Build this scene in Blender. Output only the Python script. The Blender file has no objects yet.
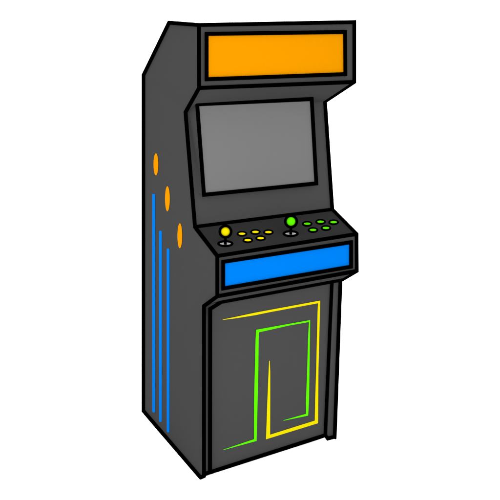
import bpy, bmesh, math
from mathutils import Vector, Matrix
from mathutils.bvhtree import BVHTree
from mathutils.geometry import tessellate_polygon

scene = bpy.context.scene
COL = scene.collection
V = Vector

# ------------------------------------------------------------------ camera
CX, CY, CZ, YAW, PIT, ROL, F = -1.379346, -2.681912, 1.864420, -0.526616, 0.297719, -0.013563, 858.633
CAM = V((CX, CY, CZ))

def ray(u, v):
    """direction of the sight line through a point of the 500 px drawing"""
    X, U, W = (u - 250) / F, -(v - 250) / F, 1.0
    c, s = math.cos(ROL), math.sin(ROL); X, U = X * c + U * s, -X * s + U * c
    c, s = math.cos(PIT), math.sin(PIT); Z = -W * s + U * c; Y = W * c + U * s
    c, s = math.cos(YAW), math.sin(YAW)
    return V((X * c - Y * s, X * s + Y * c, Z)).normalized()

def on_plane(uv, p, n):
    d = ray(*uv)
    return CAM + d * ((p - CAM).dot(n) / d.dot(n))

cam = bpy.data.cameras.new('camera')
cam.sensor_width = 36; cam.lens = 36 * F / 500
cam.clip_end = 500
cam_ob = bpy.data.objects.new('camera', cam); COL.objects.link(cam_ob)
fw, ctr_r = ray(250, 250), None
# right / up axes of the picture
up = (ray(250, 249) / ray(250, 249).dot(fw) - fw).normalized()
rt = fw.cross(up).normalized(); up = rt.cross(fw)
M = Matrix((rt, up, -fw)).transposed().to_4x4(); M.translation = CAM
cam_ob.matrix_world = M
scene.camera = cam_ob

def px(p):          # metres covered by one pixel of the drawing at p
    return (p - CAM).dot(fw) / F

# ------------------------------------------------------------------ light
GAIN = 5.4
w = bpy.data.worlds.new('World'); scene.world = w; w.use_nodes = True
bg = w.node_tree.nodes['Background']
bg.inputs[0].default_value = (1, 1, 1, 1); bg.inputs[1].default_value = 1.0
vs = scene.view_settings
vs.view_transform = 'Standard'; vs.look = 'None'; vs.gamma = 1; vs.exposure = math.log2(GAIN)

lamp = bpy.data.lights.new('camera_fill_light', 'POINT'); lamp.energy = 135; lamp.shadow_soft_size = .12  # fill light added just above the camera to even out shading between faces
lamp_ob = bpy.data.objects.new('camera_fill_light', lamp); COL.objects.link(lamp_ob)
lamp_ob.location = CAM + V((0, 0, .1))

# ------------------------------------------------------------------ materials
def lin(c):
    return c / 12.92 if c <= .04045 else ((c + .055) / 1.055) ** 2.4

def mat(name, rgb=None, raw=None, k=1.0, grain=0.015):
    m = bpy.data.materials.new(name); m.use_nodes = True
    nt = m.node_tree; b = nt.nodes['Principled BSDF']
    c = raw or tuple(min(.95, lin(x / 255) / 6.0 * k) for x in rgb)
    b.inputs['Roughness'].default_value = 1
    b.inputs['Specular IOR Level'].default_value = 0
    tc = nt.nodes.new('ShaderNodeTexCoord')
    no = nt.nodes.new('ShaderNodeTexNoise'); no.inputs['Scale'].default_value = 60; no.inputs['Detail'].default_value = 4
    mx = nt.nodes.new('ShaderNodeMix'); mx.data_type = 'RGBA'
    mx.inputs[6].default_value = (*[x * (1 - grain) for x in c], 1)
    mx.inputs[7].default_value = (*[x * (1 + grain) for x in c], 1)
    nt.links.new(tc.outputs['Object'], no.inputs['Vector'])
    nt.links.new(no.outputs['Fac'], mx.inputs[0]); nt.links.new(mx.outputs[2], b.inputs['Base Color'])
    return m

K_GREY, K_DECK, K_SCR = 1.01, 1.17, .92
GREY = mat('charcoal_laminate', (77, 77, 77), k=K_GREY)
DECK = mat('dark_control_laminate', (51, 51, 51), k=K_DECK)
SCREEN = mat('grey_screen_glass', (128, 128, 128), k=K_SCR)
BLACK = mat('black_edging', raw=(0, 0, 0))
ORANGE = mat('orange_acrylic', (255, 163, 0), k=.84)
ORANGE_VINYL = mat('orange_vinyl', (255, 163, 0), k=1.0)
BLUE_VINYL = mat('blue_vinyl', (0, 136, 255), k=1.0)
BLUE = mat('blue_acrylic', (0, 136, 255), k=.86)
YELLOW = mat('yellow_vinyl', (255, 238, 0), k=.97)
YELLOW_BUTTON = mat('yellow_button_plastic', (255, 238, 0), k=1.2)
YELLOW_PLASTIC = mat('yellow_plastic', (255, 236, 0), k=.9)
GREEN = mat('green_vinyl', (96, 250, 0), k=1.1)
SILVER = mat('pale_metal', (205, 205, 205), k=1.1)
FLOOR = mat('white_backdrop', raw=(.92, .92, .92), grain=0.004)

# ------------------------------------------------------------------ helpers
def link(name, bm, m, parent=None, smooth=False):
    me = bpy.data.meshes.new(name)
    bmesh.ops.recalc_face_normals(bm, faces=bm.faces)
    if smooth:
        for f in bm.faces: f.smooth = True
    bm.to_mesh(me); bm.free(); me.materials.append(m)
    o = bpy.data.objects.new(name, me); COL.objects.link(o)
    if parent: o.parent = parent
    return o

def add_tube(bm, pts, closed=False, hw=1.98, seg=20, radii=None):
    """round moulding along a poly line, mitred at its corners; hw in drawing pixels"""
    n = len(pts); rings = []
    prev_n = None
    for i, p in enumerate(pts):
        a = pts[i - 1] if (i or closed) else None
        b = pts[(i + 1) % n] if (i < n - 1 or closed) else None
        d1 = (p - a).normalized() if a is not None else (b - p).normalized()
        d2 = (b - p).normalized() if b is not None else d1
        # build the circle around d1 and slide it along d1 on to the mitre plane
        if prev_n is None:
            prev_n = d1.orthogonal().normalized()
        e1 = (prev_n - d1 * prev_n.dot(d1)).normalized(); e2 = d1.cross(e1)
        r = radii[i] if radii else hw * px(p)
        t = (d1 + d2).normalized()
        ring = []
        for k in range(seg):
            th = 2 * math.pi * k / seg
            q = (e1 * math.cos(th) + e2 * math.sin(th)) * r
            q = q - d1 * (q.dot(t) / d1.dot(t))
            ring.append(bm.verts.new(p + q))
        rings.append(ring)
        # frame carried into the next segment by reflection-free transport
        prev_n = e1 - d2 * e1.dot(d2)
        if prev_n.length < 1e-4: prev_n = d2.orthogonal()
        prev_n.normalize()
        # transport exactly: rotate e1 from d1 to d2
        rot = d1.rotation_difference(d2); prev_n = rot @ e1
    m = n if closed else n - 1
    for i in range(m):
        A, B = rings[i], rings[(i + 1) % n]
        off = 0
        if closed and i == n - 1:      # line the last ring up with the first
            off = min(range(seg), key=lambda o: sum((A[k].co - B[(k + o) % seg].co).length for k in range(0, seg, 4)))
        for k in range(seg):
            bm.faces.new((A[k], A[(k + 1) % seg], B[(k + 1 + off) % seg], B[(k + off) % seg]))
    if not closed:
        bm.faces.new(rings[0][::-1]); bm.faces.new(rings[-1])

def toward(p, d):
    return p + (CAM - p).normalized() * d

def tube(name, pts, parent, closed=False, hw=2.02, m=None, proud=.007):
    # the moulding is seated on the face, not sunk half-way into it
    pts = [toward(p, proud) for p in pts]
    bm = bmesh.new(); add_tube(bm, pts, closed, hw)
    return link(name, bm, m or BLACK, parent)

def slab(bm, quad, n, front, back, res=10):
    """board through four slightly out-of-plane corners (a b c d), n = outward normal"""
    a, b, c, d = quad
    G = [[None] * (res + 1) for _ in range(res + 1)]; H = [[None] * (res + 1) for _ in range(res + 1)]
    for i in range(res + 1):
        for j in range(res + 1):
            s, t = i / res, j / res
            p = (a * (1 - s) + b * s) * (1 - t) + (d * (1 - s) + c * s) * t
            G[i][j] = bm.verts.new(p + n * front); H[i][j] = bm.verts.new(p - n * back)
    for i in range(res):
        for j in range(res):
            bm.faces.new((G[i][j], G[i+1][j], G[i+1][j+1], G[i][j+1]))
            bm.faces.new((H[i][j], H[i][j+1], H[i+1][j+1], H[i+1][j]))
    for i in range(res):
        for j in (0, res):
            bm.faces.new((G[i][j], G[i+1][j], H[i+1][j], H[i][j]))
            bm.faces.new((G[j][i], G[j][i+1], H[j][i+1], H[j][i]))

def normal(q):
    n = (q[1] - q[0]).cross(q[3] - q[0]) + (q[2] - q[3]).cross(q[2] - q[1])
    n.normalize()
    return n if n.dot(CAM - q[0]) > 0 else -n

def plate(name, uvs, surf, n, parent, m, lift=.0015, thick=.0015, smooth=False):
    """thin sheet stuck on a surface (a BVH), following an outline"""
    pts = [surf(u) for u in uvs]
    bm = bmesh.new()
    top = [bm.verts.new(toward(p, lift + thick)) for p in pts]
    bot = [bm.verts.new(toward(p, lift * .3)) for p in pts]
    for t in tessellate_polygon([[V((u[0], u[1], 0)) for u in uvs]]):
        bm.faces.new([top[q] for q in t]); bm.faces.new([bot[q] for q in t[::-1]])
    k = len(pts)
    for i in range(k):
        bm.faces.new((top[i], bot[i], bot[(i + 1) % k], top[(i + 1) % k]))
    return link(name, bm, m, parent)

def dense(uvs, step=12):
    out = []
    for i, a in enumerate(uvs):
        b = uvs[(i + 1) % len(uvs)]
        k = max(1, int(math.dist(a, b) / step))
        out += [(a[0] + (b[0] - a[0]) * j / k, a[1] + (b[1] - a[1]) * j / k) for j in range(k)]
    return out

def surface(bm):
    t = BVHTree.FromBMesh(bm)
    def hit(uv):
        loc, nn, i, d = t.ray_cast(CAM, ray(*uv))
        if loc is None:
            loc, nn, i, d = t.find_nearest(CAM + ray(*uv) * 3.2)
        return loc
    return hit

# ------------------------------------------------------------------ profile of the cabinet (metres)
L = {"A": [-0.00061, 0.30748, 1.73312], "F": [-0.0271, 0.00851, 1.73779], "G": [-0.03056, 0.00296, 1.52702], "H": [-0.00926, 0.15659, 1.42286], "I": [-0.01092, 0.08099, 1.00702], "J": [-0.00964, -0.09414, 0.94266], "K": [-0.01199, -0.09918, 0.79156], "L": [-0.01384, 0.00342, 0.72001], "D": [-0.01857, -0.00148, -0.00308], "C": [-0.01316, 0.61678, 0.00117], "B": [0.01955, 0.60699, 1.51469]}
R = {"A": [0.60053, 0.30747, 1.715], "F": [0.62593, 0.01037, 1.74211], "G": [0.63179, 0.00029, 1.52048], "H": [0.60918, 0.15764, 1.42961], "I": [0.61092, 0.07928, 1.0016], "J": [0.60862, -0.09284, 0.94256], "K": [0.61302, -0.10068, 0.79134], "L": [0.61315, 0.00436, 0.71928], "D": [0.61856, 0.0011, 0.00251], "C": [0.6109, 0.61528, 0.00018], "B": [0.58319, 0.60815, 1.51462]}
L = {k: V(v) for k, v in L.items()}; R = {k: V(v) for k, v in R.items()}
PX, NX = V((1, 0, 0)), V((-1, 0, 0))
# small cut-off toe of each side panel
L['E'] = on_plane((200.6, 477.6), L['D'], PX)
L['D'] = on_plane((204.0, 476.0), L['D'], PX)
for k, uv in (('A', (169, 22.6)), ('B', (143.5, 75)), ('C', (143.5, 411))):
    L[k] = on_plane(uv, V((-.006, 0, 0)), PX)
YF = V((0, 1, 0))
XL = on_plane((210.2, 400), V((0, 0, 0)), YF).x          # inner face of the left panel
XR = on_plane((327.6, 438), V((0, 0, 0)), YF).x          # inner face of the right panel
toeR = on_plane((327.8, 438.6), V((XR, 0, 0)), YF)
doorR = on_plane((325.6, 430), V((XR, 0, 0)), PX)        # where the door meets the right panel
YD = doorR.y
print('XL', XL, 'XR', XR, 'YD', YD, 'toeR', toeR, 'px F', px(L['F']))
FLOOR_Z = min(L['E'].z, L['D'].z, R['D'].z, L['C'].z) - .0085
print('floor', FLOOR_Z, L['E'], L['D'], L['C'])

cab = bpy.data.objects.new('arcade_cabinet', None); COL.objects.link(cab)
cab['label'] = 'upright charcoal arcade cabinet with orange marquee, grey screen and black edging'
cab['category'] = 'arcade machine'

# ---- side panels
def side(S, names, thick, dirx, xin):
    bm = bmesh.new()
    o = [bm.verts.new(S[k]) for k in names]
    i = [bm.verts.new(V((xin, S[k].y, S[k].z))) for k in names]
    for t in tessellate_polygon([[V((S[q].y, S[q].z, 0)) for q in names]]):
        bm.faces.new([o[q] for q in t]); bm.faces.new([i[q] for q in t[::-1]])
    k = len(names)
    for j in range(k):
        bm.faces.new((o[j], i[j], i[(j+1) % k], o[(j+1) % k]))
    return bm
RIGHT_LOOP = ['A', 'F', 'G', 'H', 'I', 'J', 'K', 'L', 'D', 'C', 'B']
LEFT_LOOP = ['A', 'F', 'G', 'H', 'I', 'J', 'K', 'L', 'D', 'E', 'C', 'B']
bm = side(L, LEFT_LOOP, 0, 1, XL)
left_surf = surface(bm)
left_panel = link('side_panel', bm, GREY, cab)
left_panel['label'] = 'left side panel with three blue stripes and three orange ovals'
tube('edge_trim', [L[k] for k in LEFT_LOOP], left_panel, True, proud=.013)
bm = side(R, RIGHT_LOOP, 0, 1, XR)
right_panel = link('side_panel', bm, GREY, cab)
tube('edge_trim', [R[k] for k in RIGHT_LOOP], right_panel, True)

# artwork on the left side
def capsule(x, y0, y1, w, round_top=True):
    r = w / 2; pts = []
    for k in range(9):
        a = math.pi * k / 8
        pts.append((x + r * math.cos(a), y1 - r + r * math.sin(a)))
    if round_top:
        for k in range(9):
            a = math.pi + math.pi * k / 8
            pts.append((x + r * math.cos(a), y0 + r + r * math.sin(a)))
    else:
        pts += [(x - r, y0), (x + r, y0)]
    return pts
for x, y0, y1, rt_ in ((153.7, 194.0, 412.6, False), (160.4, 230.6, 422.0, True), (168.1, 248.4, 432.4, True)):
    plate('blue_stripe', dense(capsule(x, y0, y1, 2.65, rt_), 14), left_surf, NX, left_panel, BLUE_VINYL, .003)
for x, y0, y1 in ((155.9, 153.3, 175.4), (167.4, 186.2, 211.3), (179.8, 223.3, 248.2)):
    e = [(x + 2.35 * math.cos(2*math.pi*k/40), (y0+y1)/2 + (y1-y0)/2 * math.sin(2*math.pi*k/40)) for k in range(40)]
    plate('orange_oval', e, left_surf, NX, left_panel, ORANGE_VINYL, .003)

def board(name, a, b, c, d, m, front=.002, back=.014):
    q = (a, b, c, d); n = normal(q)
    bm = bmesh.new(); slab(bm, q, n, front, back)
    s = surface(bm)
    return link(name, bm, m, cab), s, n

def rect_lines(uv, s, n): return [s(u) + n * .001 for u in uv]

# ---- marquee
mq, s, n = board('marquee', L['F'], R['F'], R['G'], L['G'], GREY)
tube('top_trim', [L['F'], R['F']], mq); tube('bottom_trim', [L['G'], R['G']], mq)
fr = [(206.5, 33.9), (344.9, 32.0), (345.2, 74.1), (206.5, 79.2)]
tube('marquee_frame', rect_lines(fr, s, n), mq, True)
plate('marquee_sign', fr, s, n, mq, ORANGE, .002, .002)['label'] = 'plain orange marquee sign'

# ---- hood under the marquee, monitor bezel and screen (set between the side panels)
board('speaker_hood', L['G'], R['G'], R['H'], L['H'], GREY)
bz, s, n = board('monitor_bezel', L['H'], R['H'], R['I'], L['I'], GREY)
# the screen stands in a shallow wedge-shaped housing, steeper than the bezel behind it
pA, pB = V((.3, .086, 1.08)), V((.3, .109, 1.46))
sn = V((0, -(pB.z - pA.z), pB.y - pA.y)).normalized()
fr = [(197.2, 104.3), (311.7, 99.1), (316.3, 183.4), (204.0, 194.8)]
fp = [on_plane(u, pA, sn) for u in fr]
bm = bmesh.new()
a = [bm.verts.new(p) for p in fp]; b = [bm.verts.new(V((p.x + (-.026 if k in (0, 3) else .026), .175 if k < 2 else .11, p.z + (-.045 if k < 2 else .01)))) for k, p in enumerate(fp)]
bm.faces.new(a); bm.faces.new(b[::-1])
for k in range(4): bm.faces.new((a[k], b[k], b[(k+1) % 4], a[(k+1) % 4]))
scs = lambda u: on_plane(u, pA, sn)
hs = link('screen_housing', bm, GREY, cab)
tube('screen_frame', fp, hs, True)
plate('screen', fr, scs, sn, hs, SCREEN, .002, .002)['label'] = 'blank grey screen'

# ---- control deck
dk, deck, dn = board('control_deck', L['I'], R['I'], R['J'], L['J'], DECK)
tube('rear_trim', [L['I'], R['I']], dk); tube('front_trim', [L['J'], R['J']], dk)

def ring_pts(c, n, r, k=28, squash=1.0, e1=None):
    e1 = e1 or n.orthogonal().normalized(); e1 = (e1 - n * e1.dot(n)).normalized(); e2 = n.cross(e1)
    return [c + e1 * r * math.cos(2*math.pi*j/k) + e2 * r * squash * math.sin(2*math.pi*j/k) for j in range(k)]

def lathe(bm, c, axis, prof, k=28):
    """prof = (radius, height) pairs"""
    rings = []
    for r, h in prof:
        rings.append([bm.verts.new(p) for p in ring_pts(c + axis * h, axis, max(r, 1e-5), k)])
    for A, B in zip(rings, rings[1:]):
        for j in range(k): bm.faces.new((A[j], A[(j+1) % k], B[(j+1) % k], B[j]))
    bm.faces.new(rings[0][::-1]); bm.faces.new(rings[-1])

# ---- push buttons: coloured plunger in a black collar
def button(uv, m, label):
    c = deck(uv); s_ = px(c)
    o = 5.35 * s_
    e = [(uv[0] + 3.3*math.cos(2*math.pi*k/28), uv[1] - .1 + 1.08*math.sin(2*math.pi*k/28)) for k in range(28)]
    b = plate('push_button', e, deck, dn, cab, m, .002, .0022); b['label'] = label
    e = [(uv[0] + 5.3*math.cos(2*math.pi*k/32), uv[1] + 2.9*math.sin(2*math.pi*k/32)) for k in range(32)]
    plate('button_collar', e, deck, dn, b, BLACK, .001, .001)
for uv in ((242, 233.8), (255.4, 232), (268.4, 232.2), (247.8, 240.2), (260.6, 238.2)):
    button(uv, YELLOW_BUTTON, 'yellow button')
for uv in ((307.2, 223.8), (320.6, 221.8), (333.6, 222.2), (313, 230), (326, 228)):
    button(uv, GREEN, 'green button')

# ---- joysticks
def joystick(base, ball, m, label):
    c = deck(base); s_ = px(c)
    # centre of the ball: straight above the base
    d = ray(*ball); upv = V((0, 0, 1))
    nn = d.cross(upv).cross(upv)           # plane holding the upright through the base, facing the viewer
    p = on_plane(ball, c, V((d.x, d.y, 0)).normalized())
    p = V((c.x, c.y, p.z))
    j = bpy.data.objects.new('joystick', None); COL.objects.link(j); j.parent = cab; j['label'] = label
    e = [(base[0] + 5.3*math.cos(2*math.pi*k/32), base[1] + 1.12*math.sin(2*math.pi*k/32)) for k in range(32)]; plate('base_plate', e, deck, dn, j, SILVER, .002, .0022)
    e = [(base[0] + 8.2*math.cos(2*math.pi*k/32), base[1] + 3.5*math.sin(2*math.pi*k/32)) for k in range(32)]; plate('base_rim', e, deck, dn, j, BLACK, .001, .001)
    bm = bmesh.new(); add_tube(bm, [toward(deck((base[0], base[1] + .9)), .004), p], False, 1.45, 20); link('shaft', bm, BLACK, j, True)
    bm = bmesh.new(); r = 4.9*s_
    bmesh.ops.create_uvsphere(bm, u_segments=40, v_segments=24, radius=r, matrix=Matrix.Translation(p)); link('ball_top', bm, m, j, True)
    ax = (CAM - p).normalized()
    bm = bmesh.new(); add_tube(bm, ring_pts(toward(p, 3*s_), ax, 5.72*s_, 40), True, 1.3, 14); link('ball_rim', bm, BLACK, j, True)
joystick((225.4, 243.6), (225.4, 231.6), YELLOW_PLASTIC, 'yellow ball joystick')
joystick((290.7, 233.6), (290.7, 221.4), GREEN, 'green ball joystick')

# ---- front fascia below the deck with the blue panel
fs, s, n = board('front_fascia', L['J'], R['J'], R['K'], L['K'], GREY)
tube('bottom_trim', [L['K'], R['K']], fs)
fr = [(223.1, 261.8), (350.9, 242.2), (350.9, 266.6), (223.1, 288.4)]
tube('panel_frame', rect_lines(fr, s, n), fs, True)
plate('blue_panel', fr, s, n, fs, BLUE, .002, .002)

# ---- sloping strip under the fascia
def at_x(a, b, x): return a.lerp(b, (x - a.x) / (b.x - a.x))
kl0, kl1 = at_x(L['K'], R['K'], XL), at_x(L['K'], R['K'], XR)
ll0, ll1 = at_x(L['L'], R['L'], XL), at_x(L['L'], R['L'], XR)
nch = normal((kl0, kl1, ll1, ll0))
m0 = on_plane((221.6, 301.7), kl0, nch); m1 = on_plane((342.0, 279.2), kl0, nch)
tt = (m0 - kl0).dot((ll0 - kl0).normalized()) / (ll0 - kl0).length
t1 = (m1 - kl1).dot((ll1 - kl1).normalized()) / (ll1 - kl1).length
print('strip fraction', tt, t1)
ml0, ml1 = kl0.lerp(ll0, tt), kl1.lerp(ll1, t1)
st, s, n = board('lower_strip', kl0, kl1, ml1, ml0, GREY, 0, .012)
corner = on_plane((210.2, 308.9), V((0, 0, 0)), YF)
tube('strip_trim', [on_plane((210.2, 318), V((0, 0, 0)), YF), corner, on_plane((221.4, 301.8), kl0, nch), on_plane((341.6, 279.7), kl0, nch)], st, proud=.022)

# ---- lower front door, set back between the side panels
zt = .80
zbL = on_plane((212, 471.8), V((0, YD, 0)), YF).z; zbR = on_plane((325.2, 435.3), V((0, YD, 0)), YF).z
print('door bottom', zbL, zbR)
d0, d1, d2, d3 = V((XL, YD, zt)), V((XR, YD, zt)), V((XR, YD, zbR)), V((XL, YD, zbL))
dr, s, n = board('lower_door', d0, d1, d2, d3, GREY, 0, .018)
dr['label'] = 'lower front door with yellow and green line artwork'
tube('bottom_trim', [d3, d2], dr)
tube('side_trim', [V((XR, YD, .73)), V((XR, YD, zbR))], dr, hw=1.85)
tube('side_trim', [corner, on_plane((210.0, 472.4), V((0, 0, 0)), YF)], left_panel)
tube('toe_trim', [V((XR, YD, zbR)), toeR, R['D']], right_panel)
tube('toe_trim', [on_plane((204.5, 473.9), V((0, 0, 0)), YF), on_plane((213, 471.5), V((0, 0, 0)), YF)], left_panel)

yel = [(222.6, 319.5), (235, 317.0), (255, 312.7), (320.2, 300.6), (319.9, 310), (319.2, 340), (318.4, 370), (318.2, 400), (318.0, 423.2),
       (266.0, 439.3), (267.4, 400), (268.6, 372), (269.1, 360.8), (269.7, 360.8), (270.2, 372), (270.2, 400), (270.1, 434.7), (314.8, 420.6),
       (315.2, 400), (316.2, 370), (316.9, 340), (317.6, 312), (318.0, 303.2), (270, 312.1), (255, 315.2), (235, 318.4), (222.6, 319.9)]
gre = [(223.4, 449.6), (254.0, 439.2), (254.1, 400), (254.9, 370), (255.6, 340), (256.1, 329.8), (290, 323.7), (310.1, 320.1), (309.9, 340),
       (309.4, 370), (309.0, 400), (308.1, 415.6), (283.4, 420.7), (283.4, 420.3), (306.1, 413.8), (306.0, 400), (307.2, 370), (308.0, 340),
       (308.9, 322.0), (290, 325.3), (258.9, 332.3), (258.6, 340), (258.3, 370), (257.6, 400), (256.9, 430), (256.6, 440.9), (223.4, 450.0)]
plate('yellow_line_art', yel, s, n, dr, YELLOW)
plate('green_line_art', gre, s, n, dr, GREEN)

# ---- top, back and bottom boards (out of sight from the front)
def boxm(name, x0, x1, y0, y1, z0, z1):
    bm = bmesh.new(); bmesh.ops.create_cube(bm, size=1)
    for v in bm.verts:
        v.co = V((x0 if v.co.x < 0 else x1, y0 if v.co.y < 0 else y1, z0 if v.co.z < 0 else z1))
    return link(name, bm, GREY, cab)
boxm('top_board', XL, XR, .03, .32, 1.685, 1.700)
boxm('back_board', XL, XR, .585, .600, .03, 1.50)
sl = [V((XL, .32, 1.692)), V((XR, .32, 1.692)), V((XR, .59, 1.51)), V((XL, .59, 1.51))]
bm = bmesh.new(); slab(bm, sl, V((0, .559, .829)), 0, .012, 2); link('sloping_rear_board', bm, GREY, cab)
boxm('bottom_board', XL, XR, YD + .03, .58, .05, .065)

# ------------------------------------------------------------------ floor
bm = bmesh.new(); bmesh.ops.create_circle(bm, cap_ends=True, radius=120, segments=96)
fl = link('floor', bm, FLOOR); fl.location.z = FLOOR_Z; fl['kind'] = 'structure'
